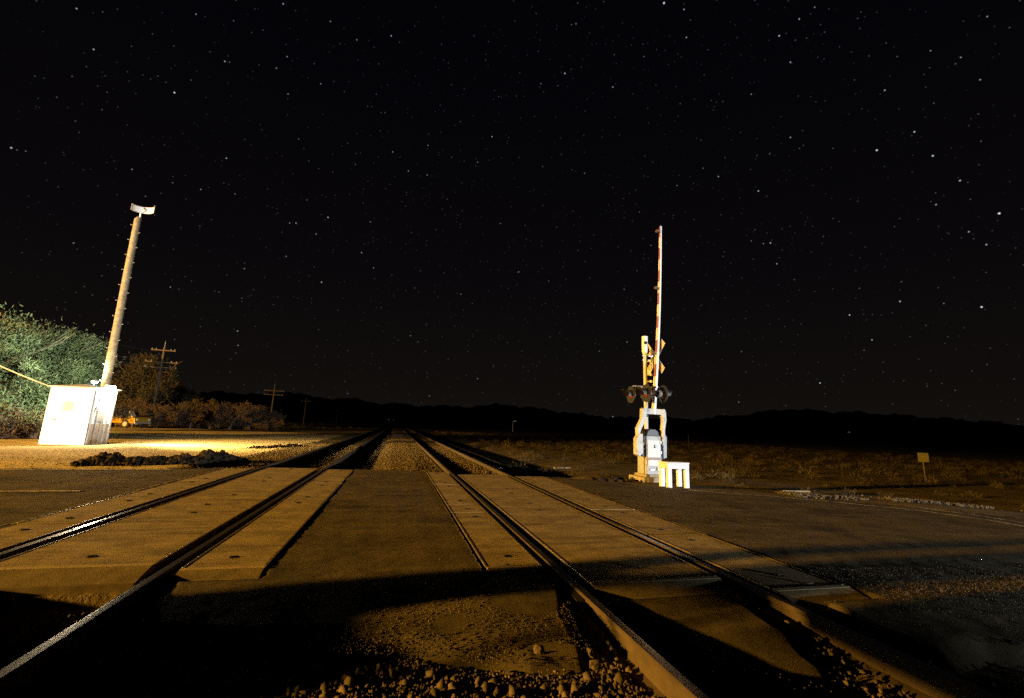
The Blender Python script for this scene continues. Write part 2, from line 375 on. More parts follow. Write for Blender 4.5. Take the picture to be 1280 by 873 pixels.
# ------------------------------------------------------------------ road markings (painted sheets on the asphalt)
def marking(name, pts, w, m, lift=.010):
    b = MB(); P = []
    for (x0, y0), (x1, y1) in zip(pts[:-1], pts[1:]):
        n = max(2, int(math.hypot(x1-x0, y1-y0)/.15))
        for i in range(n+(1 if (x1, y1) == pts[-1] else 0)):
            t = i/n; P.append((x0+(x1-x0)*t, y0+(y1-y0)*t))
    vs = []
    for i, (x, y) in enumerate(P):
        a = P[max(0, i-1)]; c = P[min(len(P)-1, i+1)]; d = Vector((c[0]-a[0], c[1]-a[1], 0)).normalized(); nx, ny = -d.y, d.x
        for s_ in (-1, 1):
            X_, Y_ = x+nx*w/2*s_, y+ny*w/2*s_
            vs.append((X_, Y_, float(roadz(X_, Y_)) + .004*float(wob(X_, Y_, 2.3)) + .0025*float(wob(X_, Y_, 19)) + lift))
    b.add(vs, [(2*i, 2*i+2, 2*i+3, 2*i+1) for i in range(len(P)-1)])
    return tag(b.build(name, m), kind='structure')
marking('centre_line', [(-40, 9.7), (-12, 9.15), (-4.75, 8.93)], .11, MT['yellowpaint'])
marking('edge_line', [(-40, 12.2), (-8, 12.3), (-4.9, 12.35)], .09, MT['paint'])
marking('edge_line', [(6.9, 9.85), (8.6, 9.2), (9.8, 8.5), (10.9, 7.6), (11.2, 6.6), (11.0, 5.0), (10.4, 3)], .09, MT['paint'])
marking('edge_line', [(11.3, 8.1), (11.75, 7.3), (11.8, 6.0), (11.4, 4)], .08, MT['paint'])

# ------------------------------------------------------------------ hills at the horizon
RID = [(-700,500),(-400,480),(-200,487),(0,478),(120,485),(215,489),(300,491),(330,494),(352,489),(372,491),(382,496),(430,498),(470,503),(510,506),(560,508),(600,508),(632,505),(655,509),(700,514),(730,519),(760,521),(800,523),(870,524),(930,518),(985,511),(1030,514),(1100,517),(1180,523),(1280,531),(1500,545),(2200,560)]
bx = []
for x in range(-700, 2200, 6):
    y = float(np.interp(x, [r[0] for r in RID], [r[1] for r in RID]))
    y += 1.3*math.sin(x*.11)+.9*math.sin(x*.29+1)+.7*math.sin(x*.53+2) + rnd.uniform(-.5, .5)
    d = ray(x, y); h = math.hypot(d.x, d.y); R0 = 9000
    bx.append((d.x/h, d.y/h, d.z/h*R0))
vs = []; rows = [(7400, -.02), (7900, .25), (8500, .62), (9000, 1.0), (9800, .7), (11000, .2), (12000, -.02)]
for k, (R_, fr) in enumerate(rows):
    for i, (dx, dy, hz) in enumerate(bx):
        j = (1 + (.10*math.sin(i*.7+k)+.08*math.sin(i*1.9+k*2)) * (fr not in (1.0,)))
        vs.append((dx*R_, dy*R_, (CH + hz)*fr*j - (12 if fr < 0 else 0)))
n = len(bx); b = MB(); b.add(vs, [(k*n+i, k*n+i+1, (k+1)*n+i+1, (k+1)*n+i) for k in range(len(rows)-1) for i in range(n-1)])
tag(b.build('hills', MT['hill'], smooth=True), kind='structure')

# ------------------------------------------------------------------ railway tracks
RAILX = [-3.237, -1.727, 1.551, 3.061]
RP = [(-.07, -.182), (.07, -.182), (.07, -.172), (.012, -.150), (.009, -.045), (.034, -.034), (.036, -.010), (.029, -.0005), (.015, 0), (-.015, 0), (-.029, -.0005), (-.036, -.010), (-.034, -.034), (-.009, -.045), (-.012, -.150), (-.07, -.172)]
def rail_part(parent, x, ys):
    b = MB(); n = len(RP)
    vs = [(x+u+.004*math.sin(y*.3)*(y > 20), y, v) for y in ys for u, v in RP]
    for k in range(len(ys)-1):
        for i in range(n):
            j = (i+1) % n; b.f.append((k*n+i, k*n+j, (k+1)*n+j, (k+1)*n+i)); b.m.append(1 if i in (7, 8, 9) else 0)
    b.v = vs; b.f += [tuple(range(n-1, -1, -1)), tuple(range((len(ys)-1)*n, len(ys)*n))]; b.m += [0, 0]
    return b.build('rail', [MT['railside'], MT['railhead']], parent)
ys = list(np.arange(-6, 40, 2.0)) + list(np.arange(40, 900, 40.0))
ends = ((4.45, 13.2), (3.5, 12.0))
for t, (xa, xb) in enumerate(((RAILX[0], RAILX[1]), (RAILX[2], RAILX[3]))):
    xm = (xa+xb)/2
    tr = thing('railway_track', (xm, 0, 0), ['left railway track running past the white hut to the horizon', 'right railway track running past the crossing gate to the horizon'][t], 'railway track', 'parallel railway tracks')
    for x in (xa, xb): rail_part(tr, x-xm, ys)
    tys = [y for y in np.arange(-2.5, ends[t][0]-1.6, .61)] + [y for y in np.arange(ends[t][1]+.25, ends[t][1]+.25+.61*82, .61)]
    for i, y in enumerate(tys[:98]):
        tb = MB().box((rnd.uniform(-.04, .04), 0, -.275+rnd.uniform(-.006, .006)), (2.55, .23, .18)).build('tie', MT['tie'], tr, bevel=.008) if i == 0 else None
        if i == 0: t0 = tb; t0.location = (0, y, 0)
        else:
            c = t0.copy(); COL.objects.link(c); c.parent = tr; c.location = (rnd.uniform(-.04, .04), y, rnd.uniform(-.008, .008)); c.rotation_euler = (0, 0, rnd.uniform(-.02, .02))
    # rubber seals in the crossing, low beside both rails
    y0, y1 = ends[t]
    for x, fx in ((xa, 1), (xb, -1)):
        for a, bb, z in ((.04, .125, -.055), (-.105, -.038, -.022)):
            q0, q1 = sorted((x-xm+fx*a, x-xm+fx*bb))
            MB().box(((q0+q1)/2, (y0+y1)/2, z-.05), (q1-q0, y1-y0, .1)).build('rubber_seal', MT['rubber'], tr)

# ------------------------------------------------------------------ crossing panels
def panel(x0, x1, y0, y1, label, col, ramp=False, lip=None):
    cx, cy = (x0+x1)/2, (y0+y1)/2; w, l = x1-x0, y1-y0
    dz = rnd.uniform(-.003, .003)
    t = thing('concrete_slab', (cx, cy, 0), label, 'concrete panel', 'concrete panels of the level crossing')
    t.rotation_euler = (0, 0, rnd.uniform(-.0012, .0012))
    r = .30 if ramp else 0
    top = -.003+dz
    b = MB(); e = .028
    a0, a1 = -w/2+e, w/2-e
    n = 2
    prof = [(-l/2+r+.012, top), (l/2-.012, top), (l/2-.006, top-.008), (l/2-.006, top-.14), (-l/2+r+.006, top-.14), (-l/2+r+.006, top-.008)]
    b.prism(prof, 'x', a0, a1)
    b.build('slab_body', MT['concrete'], t)
    MB().box((-w/2+e/2-.001, r/2, top-.07+.003), (e-.004, l-r-.02, .14)).build('edge_angle', MT['edge'], t, bevel=.004)
    MB().box((w/2-e/2+.001, r/2, top-.07+.003), (e-.004, l-r-.02, .14)).build('edge_angle', MT['edge'], t, bevel=.004)
    if ramp:
        s = 1
        MB().prism([(-l/2+r+.002, top+.004), (-l/2+r-.055, top+.003), (-l/2+r-.055, top-.12), (-l/2+r+.002, top-.12)], 'x', -w/2+.01, w/2-.01).build('end_strip', MT['strip'], t)
        MB().prism([(-l/2+r-.057, top+.001), (-l/2, top-.058), (-l/2, top-.16), (-l/2+r-.057, top-.16)], 'x', -w/2+.012, w/2-.012).build('ramp', MT['concrete_worn'], t)
        MB().box((0, -l/2-.008, top-.10), (w-.02, .014, .09)).build('end_angle', MT['edge'], t, bevel=.003)
    MB().box((0, l/2+.009, top-.06), (w-.01, .020, .115)).build('joint_strip', MT['rubber'], t)
    for hx, hy in ([(0, -l/2+r+.28)] + ([(0, l/2-.28)] if l > 1.6 else [])) if True else []:
        h = MB(); cx_, cy_ = hx+rnd.uniform(-.04, .04), hy+rnd.uniform(-.05, .05)
        h.bar((cx_, cy_, top-.01), (cx_, cy_, top+.0025), .042, .040, 14)
        h.bar((cx_-.03, cy_, top+.006), (cx_+.03, cy_+.012, top+.006), .007, n=6)
        h.build('lifting_hole', MT['rubber'], t)
    return t
ordn = ['nearest', 'second', 'third', 'fourth', 'fifth']
def column(x0, x1, cuts, where, first_ramp=True):
    k = len(cuts)-1
    for i in range(k):
        lab = f"{'ramped ' if i == 0 and first_ramp else ''}concrete crossing panel {where}, {ordn[i] if i < k-1 else 'farthest'} from the camera" if i else f"ramped concrete crossing panel {where}, nearest to the camera"
        panel(x0, x1, cuts[i]+(0 if i == 0 else .012), cuts[i+1]-.008, lab, i, ramp=(i == 0 and first_ramp))
column(-3.97, -3.34, [4.6, 6.45, 8.3, 10.4, 12.9], 'outside the left rail of the left track')
column(-3.10, -1.87, [4.44, 7.35, 8.25, 10.7, 13.25], 'between the rails of the left track')
column(-1.62, -.965, [4.26, 8.1, 10.1, 13.0], 'outside the right rail of the left track')
column(.90, 1.44, [4.03, 6.93, 7.65, 10.1, 12.7], 'outside the left rail of the right track')
column(1.685, 2.935, [3.51, 7.4, 9.2, 12.2], 'between the rails of the right track')
column(3.175, 3.955, [3.15, 5.4, 7.1, 7.9, 11.95], 'outside the right rail of the right track')

# ------------------------------------------------------------------ stones
ICO = None
def ico():
    import bmesh
    bm = bmesh.new(); bmesh.ops.create_icosphere(bm, subdivisions=1, radius=1)
    v = np.array([x.co[:] for x in bm.verts]); f = np.array([[q.index for q in p.verts] for p in bm.faces]); bm.free(); return v, f
IV, IF = ico()
def stones(name, P, size, m, flat=.75, jag=.28, sink=.25):
    n = len(P); size = np.broadcast_to(size, n)
    v = IV[None]*(1+rng.uniform(-jag*1.35, jag*1.1, (n, len(IV), 1))) * rng.uniform(.58, 1.25, (n, 1, 3)) * np.array([1, 1, flat])
    q = rng.normal(size=(n, 4)); q /= np.linalg.norm(q, axis=1, keepdims=True); w, x, y, z = q.T
    R = np.stack([1-2*(y*y+z*z), 2*(x*y-z*w), 2*(x*z+y*w), 2*(x*y+z*w), 1-2*(x*x+z*z), 2*(y*z-x*w), 2*(x*z-y*w), 2*(y*z+x*w), 1-2*(x*x+y*y)], -1).reshape(n, 3, 3)
    v = np.einsum('nij,nkj->nki', R, v)*size[:, None, None]
    c = np.array(P, float).copy(); c[:, 2] += size*(.6-sink)
    v = v + c[:, None]
    f = IF[None] + (np.arange(n)*len(IV))[:, None, None]
    return npmesh(name, v.reshape(-1, 3), f.reshape(-1, 3), m)
def scatter(n, x0, x1, y0, y1, ok=None):
    x = rng.uniform(x0, x1, n); y = rng.uniform(y0, y1, n)
    if ok is not None: k = ok(x, y); x, y = x[k], y[k]
    return np.stack([x, y, groundz(x, y)], -1)
# foreground ballast beyond the asphalt edge
P = scatter(7500, -1.6, 1.48, 0.8, 3.35, lambda x, y: y < np.interp(x, NX, NY)+.06*wob(x, y, 9)-.02)
P = np.concatenate([P, scatter(1700, 1.62, 3.0, 0.8, 2.4, lambda x, y: y < np.interp(x, NX, NY)-.05), scatter(2600, -3.2, -1.78, .8, 4.2, lambda x, y: y < np.interp(x, NX, NY)-.05), scatter(3000, 3.12, 6.5, .2, 2.5, lambda x, y: y < np.interp(x, NX, NY)-.05)])
gap = scatter(6000, 1.1, 3.6, 1.2, 3.9, lambda x, y: (~asph_mask(x, y)) & (np.abs(x-1.551) > .06) & (np.abs(x-3.061) > .06) & (y < np.where(x < 1.6, 4.0, np.where(x < 3.1, 3.45, 3.1))) & (y > np.interp(x, NX, NY)-.1))
P = np.concatenate([P, gap]); P[:, 2] += rng.uniform(-.02, .03, len(P))
fine = scatter(9000, -1.6, 1.45, 1.6, 3.4, lambda x, y: y < np.interp(x, NX, NY)+.10*wob(x, y, 7)+.06)
fine[:, 2] += .035; tag(stones('foreground_chippings', fine, rng.uniform(.005, .012, len(fine)), MT['stone'], sink=.2), 'small stone chippings among the foreground ballast', 'gravel', kind='stuff')
tag(stones('foreground_ballast', P, np.where((P[:, 0] < -1.65) | ((P[:, 0] > 1.5)), .55, 1.0)*rng.uniform(.010, .034, len(P))*rng.choice([1, 1, 1, 1.4], len(P)), MT['stone'], sink=.25), 'coarse ballast stones in front of the asphalt apron', 'gravel', kind='stuff')
# ballast between and beside the tracks beyond the road
far = lambda x, y: (y > np.interp(x, FX, FY)+.02)
P = np.concatenate([scatter(15000, -.9, 1.45, 12.6, 26, far), scatter(6000, -.9, 1.45, 26, 60, far), scatter(5200, -5.2, -3.35, 12.7, 30, far), scatter(3000, 1.62, 3.0, 12, 30, far), scatter(2600, -3.2, -1.75, 13.3, 30, far),
                    scatter(2600, 3.2, 4.6, 11.9, 30, far), scatter(3500, -12, -4.6, 12.6, 24, far)])
sz = rng.uniform(.014, .033, len(P)); sz = np.where(P[:, 0] < -5.3, sz*.6, sz)
tag(stones('track_ballast', P, sz, MT['stone'], sink=.25), 'gravel ballast between and beside the two tracks', 'gravel', kind='stuff')
# loose grit on the asphalt
P = scatter(6500, -.8, 1.5, 2.75, 4.0, lambda x, y: asph_mask(x, y) & (wob(x, y, 4) > -.25)); P[:, 2] = roadz(P[:, 0], P[:, 1]) + .035*np.exp(-(((P[:, 0]-.75)/.75)**2 + ((P[:, 1]-3.35)/.45)**2)) + .004
P2 = scatter(3800, 1.7, 9, 1.6, 4.2, lambda x, y: asph_mask(x, y) & (wob(x, y, 2.2) > .0)); P2[:, 2] = roadz(P2[:, 0], P2[:, 1]) + .006
P4 = scatter(5200, 3.9, 7.2, 2.3, 3.9, lambda x, y: asph_mask(x, y) & (wob(x, y, 1.6) > -.2)); P4[:, 2] = roadz(P4[:, 0], P4[:, 1]) + .006
P3 = scatter(900, -6, 5, 4, 12.8, lambda x, y: asph_mask(x, y)); P3[:, 2] = roadz(P3[:, 0], P3[:, 1]) + .006
P = np.concatenate([P, P2, P3, P4])
tag(stones('loose_grit', P, rng.uniform(.002, .0062, len(P)), MT['stone'], sink=.2), 'loose grit scattered over the asphalt', 'grit', kind='stuff')
# pale gravel windrow along the right shoulder
P = []
for a, b_ in (((8.4, 9.95), (10.2, 9.7)), ((10.2, 9.7), (13.2, 9.2)), ((13.2, 9.2), (18, 7.6))):
    n = 1500; t = rng.random(n); P.append(np.stack([a[0]+(b_[0]-a[0])*t+rng.normal(0, .06, n), a[1]+(b_[1]-a[1])*t+rng.normal(0, .16, n), 0*t], -1))
P = np.concatenate(P); P = P[(wob(P[:, 0], P[:, 1], 2.0) > -.15) & (P[:, 0] > 9.6)]; P[:, 2] = groundz(P[:, 0], P[:, 1]) + rng.uniform(0, .05, len(P))
tag(stones('shoulder_gravel', P, rng.uniform(.010, .032, len(P)), mat('pale shoulder gravel', (.085, .072, .055), .9, .5, 7)), 'low ridge of pale gravel along the right road edge', 'gravel', kind='stuff')

def rock(px, py, size, label, z=None, m='stone', el=(1, 1, .7), rz=0):
    d = ray(px, py); zz = 0 if z is None else z
    t = (zz-CH)/d.z; x, y = d.x*t, d.y*t
    v = IV*(1+rng.uniform(-.2, .2, (len(IV), 1)))*np.array(el)*size
    import bmesh
    me = bpy.data.meshes.new('rock'); me.from_pydata([tuple(q) for q in v], [], [tuple(map(int, f)) for f in IF])
    bm = bmesh.new(); bm.from_mesh(me); bmesh.ops.subdivide_edges(bm, edges=bm.edges, cuts=1, smooth=.3)
    for q in bm.verts: q.co *= 1+rnd.uniform(-.07, .07)
    bm.to_mesh(me); bm.free(); me.materials.append(MT[m])
    o = bpy.data.objects.new('rock', me); COL.objects.link(o); o.location = (x, y, zz+size*el[2]*.75); o.rotation_euler = (0, 0, rz)
    return tag(o, label, 'rock')
rock(673, 818, .032, 'lone tan stone on the asphalt mound just behind the foreground gravel', z=-.075, el=(1, .8, 1))
rock(634, 707, .017, 'small pale pebble at the near end of the panel left of the right track', z=0, el=(1.3, .8, .5))
rock(797, 709, .020, 'flat tan stone chip on the near panel between the right rails', z=0, el=(1.9, .6, .35), rz=-.5)
rock(529, 793, .045, 'largest clump stone at the top edge of the foreground gravel', z=-.12)
rock(585, 800, .040, 'second large stone at the top edge of the foreground gravel, right of the largest', z=-.12)
rock(1010, 730, .022, 'flat chip on the near panel right of the right track', z=0, el=(2.2, .5, .3), rz=-.4)

# ------------------------------------------------------------------ dirt mounds
def mound(name, a, b_, h, w, n, label, m='soil', seedc=0):
    a, b_ = Vector(a), Vector(b_); pts = []
    t = rng.random(n); r = rng.normal(0, 1, n)
    x = a.x+(b_.x-a.x)*t; y = a.y+(b_.y-a.y)*t; dx, dy = (b_-a).normalized()[:2]
    x = x - dy*r*w; y = y + dx*r*w
    env = np.exp(-r*r*.6)*(.35+.65*np.abs(np.sin(t*9+seedc)*np.sin(t*4+1+seedc)))*np.sin(np.pi*np.clip(t, .03, .97))**.4
    z = groundz(x, y) + h*env*rng.uniform(.2, 1, n)
    o = stones(name, np.stack([x, y, z], -1), rng.uniform(.03, .11, n)*(.6+h), MT[m], flat=.8, jag=.3)
    return tag(o, label, 'dirt mound', kind='stuff')
mound('dirt_mound', (-7.6, 14.0), (-5.1, 14.7), .32, .24, 900, 'long low mound of dark clods at the far left road edge')
mound('dirt_mound', (-5.6, 15.2), (-4.75, 16.6), .36, .24, 560, 'dark clod mound beside the left track ballast, right of the long one', seedc=2)
mound('dirt_mound', (-6.3, 23.5), (-4.6, 26.5), .16, .15, 160, 'faint low dirt ridge far up beside the left track', seedc=4)
mound('dirt_mound', (5.1, 11.75), (6.15, 11.85), .13, .13, 320, 'small heap of clods left of the crossing gate base', seedc=1)
mound('dirt_mound', (4.3, 13.5), (6.2, 19), .25, .35, 260, 'dark dirt bank along the right track past the crossing', seedc=3)

# ------------------------------------------------------------------ the equipment hut
def Z0(x, y): return float(groundz(x, y))
hx0, hy0 = -13.57, 23.69
hut = thing('equipment_hut', (hx0+.05, hy0+.6, -.2), 'white metal equipment hut in front of the leaning wooden pole, lit by its wall lamp', 'hut', rz=-.14)
HW, HD, HH = 1.75, 1.32, 2.42
MB().box((0, 0, HH/2), (HW, HD, HH)).build('wall', MT['white'], hut, bevel=.01)
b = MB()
b.box((HW/2+.004, 0, .46), (.010, HD-.02, .9)); b.build('shaded_lower_wall', MT['tan'], hut)  # tan lower band: shade below the lamp painted into the wall
b = MB()
for k in range(5): b.box((HW/2+.02, -HD/2+.10+k*(HD-.2)/4, HH/2), (.05, .06, HH-.06))
b.build('siding_rib', MT['grey'], hut)
b = MB(); b.box((HW/2+.012, -.1, 1.45), (.022, .5, .85)); b.build('side_panel', MT['galv'], hut, bevel=.005)
MB().box((HW/2+.045, -.40, 1.62), (.05, .1, .14)).build('junction_box', MT['grey'], hut, bevel=.01)
o = .09
b = MB(); e0 = [(-HW/2-o, -HD/2-o, HH), (HW/2+o, -HD/2-o, HH), (HW/2+o, HD/2+o, HH), (-HW/2-o, HD/2+o, HH)]
e1 = [(x, y, z+.045) for x, y, z in e0]
b.add(e0+e1+[(0, 0, HH+.20)], [(0, 3, 2, 1), (0, 1, 5, 4), (1, 2, 6, 5), (2, 3, 7, 6), (3, 0, 4, 7), (4, 5, 8), (5, 6, 8), (6, 7, 8), (7, 4, 8)]); b.build('roof', MT['roof'], hut)
dr = MB().box((-.12, -HD/2-.012, 1.12), (.92, .025, 2.02)).build('door', MT['white'], hut, bevel=.006)
MB().box((-.44, -HD/2-.04, 1.05), (.10, .04, .05), ry=.3).build('door_handle', MT['black'], dr)
b = MB(); b.box((-.02, -HD/2-.03, 1.62), (.42, .012, .42)); 
for k in range(6): b.box((-.02, -HD/2-.04, 1.46+k*.065), (.38, .02, .012), rx=.6)
b.build('vent', mat('cream louvre', (.62, .54, .36), .6, .1, 4), dr)
# wall lamp high on the right face, and a roof dome made to glow, its added spot aimed at the tree
wlx, wly, wlz = HW/2+.26, -.10, HH+.13
b = MB(); b.box((HW/2+.05, wly, wlz), (.12, .12, .14)); b.bar((HW/2+.1, wly, wlz+.02), (wlx, wly, wlz+.02), .03); b.bar((wlx, wly, wlz+.035), (wlx, wly, wlz+.06), .10, .05, 12)
wlp = b.build('wall_lamp', MT['galv'], hut)
b = MB(); b.bar((wlx, wly, wlz-.13), (wlx, wly, wlz-.06), .08, .14, 14); b.bar((wlx, wly, wlz-.06), (wlx, wly, wlz+.034), .14, .11, 14); b.build('lamp_glass', emit('lit lamp glass', (1, .92, .72), 90), wlp)
hm = Matrix.Rotation(-.14, 4, 'Z'); hm.translation = hut.location
wl_w = hm @ Vector((wlx+.02, wly, wlz-.24)); light('hut_wall_light', 'POINT', wl_w, 650, (1.0, .86, .58), .06)
wl_f = hm @ Vector((wlx+.14, wly+.05, wlz-.06)); light('hut_wall_flood', 'SPOT', wl_f, 1.15e4, (1.0, .70, .28), .10, (-3, 28.5, 2.2), 150, .8)
b = MB(); b.bar((.12, .25, HH+.1), (.12, .25, HH+.30), .03); b.bar((.12, .25, HH+.36), (.12, .25, HH+.42), .16, .08, 14); rl = b.build('glowing_dome', MT['galv'], hut)
b = MB(); b.bar((.12, .25, HH+.28), (.12, .25, HH+.355), .10, .13, 14); b.build('lamp_glass', emit('glowing dome glass', (.80, 1.0, .95), 14), rl)
rl_w = hm @ Vector((.12, .25, HH+.52)); light('tree_fill_light', 'SPOT', rl_w, 4.6e3, (.72, 1.0, .66), .08, rl_w + Vector((-6, 2.6, 1.3)), 112, .5)  # added greenish spot that lights the tree

# ------------------------------------------------------------------ tall wooden pole with antenna
px0, py0 = -13.62, 25.9
pole = thing('wooden_pole', (px0, py0, -.2), 'tall bare wooden pole with climbing pegs and a curved panel antenna, behind the hut', 'pole')
PH = 11.35
pole.rotation_euler = (0, -.012, 0)
rings = 14; b = MB(); nn = 14; vs = []
for k in range(rings+1):
    t = k/rings; r = .185-.045*t
    for i in range(nn): vs.append((math.cos(2*math.pi*i/nn)*r*(1+.03*math.sin(i*2+k)), math.sin(2*math.pi*i/nn)*r, t*PH - (.10 if k == rings and math.cos(2*math.pi*i/nn) < 0 else 0)))
fs = [(k*nn+i, k*nn+(i+1) % nn, (k+1)*nn+(i+1) % nn, (k+1)*nn+i) for k in range(rings) for i in range(nn)] + [tuple(range(rings*nn, rings*nn+nn))]
b.add(vs, fs); b.build('pole_shaft', MT['wood'], pole, smooth=True)
k = 0; z = 2.9
pg = None
while z < PH-.25:
    s_ = 1 if k % 2 else -1; r = .185-.045*z/PH
    b = MB(); b.bar((s_*(r-.02)*.96, -.05, 0), (s_*(r+.10)*.96, -.05, 0), .008, n=6); b.bar((s_*(r+.095)*.96, -.05, -.005), (s_*(r+.095)*.96, -.05, .03), .008, n=6)
    q = b.build('climbing_peg', MT['galv'], pole); q.location = (0, 0, z); k += 1; z += .40
b = MB(); b.bar((.08, 0, PH-.3), (.08, 0, PH+.30), .035); b.bar((.08, -.01, PH+.28), (.28, -.02, PH+.44), .04); ant_m = b.build('antenna_mast', MT['white'], pole)
# curved panel antenna: a shallow arc of perforated sheet with a rim
b = MB(); na = 16; vs = []
def arc(i, zz, off): 
    a = -1.35+2.7*i/na; R_ = .50
    return (.30+R_*math.sin(a)*1.02, -.12+R_*(1-math.cos(a))*-.95-off*math.cos(a)+.18, PH+.44+zz + .02*math.sin(a))
for off in (0, .02):
    for zz in (-.16, .16):
        vs += [arc(i, zz, off) for i in range(na+1)]
m1 = na+1
fs = []
for i in range(na):
    fs += [(i, i+1, m1+i+1, m1+i), (2*m1+i, 3*m1+i, 3*m1+i+1, 2*m1+i+1), (m1+i, m1+i+1, 3*m1+i+1, 3*m1+i), (i, 2*m1+i, 2*m1+i+1, i+1)]
fs += [(0, m1, 3*m1, 2*m1), (na, 2*m1+na, 3*m1+na, m1+na)]
b.add(vs, fs); antp = b.build('antenna_panel', MT['white'], pole)
antp_r = MB()
for zz in (-.165, .165):
    for i in range(na): antp_r.bar(arc(i, zz, .03), arc(i+1, zz, .03), .014, n=6)
for i in (0, na): antp_r.bar(arc(i, -.165, .03), arc(i, .165, .03), .014, n=6)
antp_r.build('rim', MT['galv'], antp)
MB().box((.24, -.02, PH+.46), (.07, .05, .16)).build('bracket', MT['black'], antp)

# service cable sagging from the left to the hut's front left roof corner
def cable(name, a, b_, sag, r, m, label, n=24, cat='cable', group=None):
    a, b_ = Vector(a), Vector(b_); P = []
    for i in range(n+1):
        t = i/n; p = a.lerp(b_, t); p.z -= sag*4*t*(1-t); P.append(p)
    b = MB()
    for i in range(n): b.bar(P[i], P[i+1], r, n=6, cap=False)
    return tag(b.build(name, m), label, cat, group)
hc = hm @ Vector((-HW/2-.08, -HD/2-.05, HH+.03))
cable('service_cable', (-25.0, 23.6, 8.9), hc, .75, .024, mat('pale cable sheath', (.5, .4, .25), .7), 'thick pale service cable sagging down to the left corner of the hut roof')

# ------------------------------------------------------------------ crossing gate
def text_mesh(txt, size, m, name, parent, mw):
    c = bpy.data.curves.new('t', 'FONT'); c.body = txt; c.size = size; c.align_x = 'CENTER'; c.align_y = 'CENTER'; c.extrude = .0015
    o = bpy.data.objects.new('t', c); COL.objects.link(o)
    dg = bpy.context.evaluated_depsgraph_get(); me = bpy.data.meshes.new_from_object(o.evaluated_get(dg)); me.transform(mw)
    bpy.data.objects.remove(o); me.materials.clear(); me.materials.append(m)
    q = bpy.data.objects.new(name, me); COL.objects.link(q); q.parent = parent; return q
def make_gate(loc, rz, label):
    g = thing('crossing_gate', loc, label, 'crossing gate', 'railway crossing gates', rz)
    b = MB(); b.box((0, 0, .07), (.86, .80, .14)); b.box((0, .0, .17), (.62, .6, .08)); b.build('foundation', mat('rough foundation concrete', (.32, .27, .19), .9, .4, 9, .7, 20), g, bevel=.02)
    c = MB().box((0, 0, .72), (.50, .47, 1.06), taper=.94).build('cabinet', MT['grey'], g, bevel=.02)
    cd_ = MB().box((0, -.244, .78), (.40, .02, .70), rx=-.028).build('cabinet_door', mat('pale cabinet door', (.62, .63, .62), .5, .08, 3), c, bevel=.006)
    MB().box((0, -.262, .63), (.46, .02, .07)).build('band', MT['tan'], c, bevel=.004)
    b = MB(); b.box((-.08, -.262, .33), (.14, .025, .03)); b.box((.1, -.262, .36), (.03, .03, .09)); b.build('latch', MT['galv'], cd_)
    b = MB(); b.bar((-.015, -.262, .92), (.03, -.262, 1.02), .006, n=6); b.bar((.03, -.262, .92), (-.01, -.262, 1.0), .006, n=6); b.build('shadow_mark', MT['black'], cd_)  # dark crossed bars painted in for a shadow on the door
    for z_ in (.50, .80, 1.08): MB().box((.205, -.262, z_), (.03, .03, .07)).build('hinge', MT['galv'], cd_)
    b = MB(); b.bar((-.27, -.12, .12), (-.27, -.12, .95), .018, n=8); b.bar((-.27, -.12, .95), (-.24, -.05, 1.15), .018, n=8); b.build('conduit', MT['galv'], g)
    # mechanism housing: dark rounded top
    b = MB(); b.prism([(-.21, 1.24), (.21, 1.24), (.17, 1.38), (.08, 1.44), (-.08, 1.44), (-.17, 1.38)], 'y', -.2, .2); b.build('mechanism_housing', MT['black'], g, bevel=.015)
    # mast
    b = MB(); b.bar((.02, .16, 1.2), (.02, .16, 3.82), .058, n=16); b.bar((.02, .16, 0.2), (.02, .16, 1.2), .058, n=12)
    mast = b.build('mast', MT['mastpaint'], g, smooth=True)
    b = MB(); b.bar((.02, .16, 3.72), (.02, .16, 4.18), .092, .088, 18); b.bar((.02, .16, 3.64), (.02, .16, 3.72), .062, .092, 18); mc = b.build('bell', MT['white'], mast, smooth=True)
    b = MB(); b.bar((-.015, .07, 3.97), (-.023, .055, 3.97), .05, n=14); b.bar((.09, .12, 3.60), (.11, .11, 3.82), .03, n=8); b.build('bell_opening', MT['black'], mc)
    MB().bar((.02, .16, 1.78), (.02, .16, 1.90), .063, n=14).build('mast_band', mat('dark green band', (.04, .10, .07), .6), mast)
    # yoke: two bent support arms on the left and right of the cabinet, joined by a beam
    for s_ in (-1, 1):
        b = MB(); P = [(s_*.34, .98), (s_*.40, 1.34), (s_*.26, 1.62), (s_*.22, 2.02), (s_*.30, 2.06), (s_*.36, 1.98), (s_*.37, 1.66), (s_*.50, 1.36), (s_*.46, .98)]
        P = [(s_*.28, 1.0), (s_*.28, 1.32), (s_*.30, 1.50), (s_*.31, 1.72), (s_*.26, 2.0), (s_*.38, 2.02), (s_*.42, 1.94), (s_*.43, 1.70), (s_*.38, 1.45), (s_*.36, 1.0)] if s_ > 0 else \
            [(-.30, 1.0), (-.44, 1.28), (-.40, 1.40), (-.22, 1.72), (-.20, 2.02), (-.32, 2.02), (-.35, 1.98), (-.36, 1.74), (-.52, 1.44), (-.50, 1.2), (-.40, 1.0)]
        b.prism(P, 'y', -.24, -.10); b.build('support_arm', MT['cream'], g, bevel=.012)
    b = MB(); b.box((.06, -.17, 1.93), (.60, .10, .16)); b.build('yoke_beam', MT['cream'], g, bevel=.01)
    # counterweights hanging at the sides
    b = MB(); b.prism([(-.46, .68), (-.56, .74), (-.56, 1.16), (-.46, 1.30), (-.36, 1.30), (-.36, .78)], 'y', -.26, -.08); b.build('counterweight', MT['cream'], g, bevel=.01)
    b = MB(); b.prism([(.31, .62), (.42, .66), (.44, 1.22), (.36, 1.34), (.31, 1.34)], 'y', -.22, -.06); b.build('counterweight', MT['grey'], g, bevel=.01)
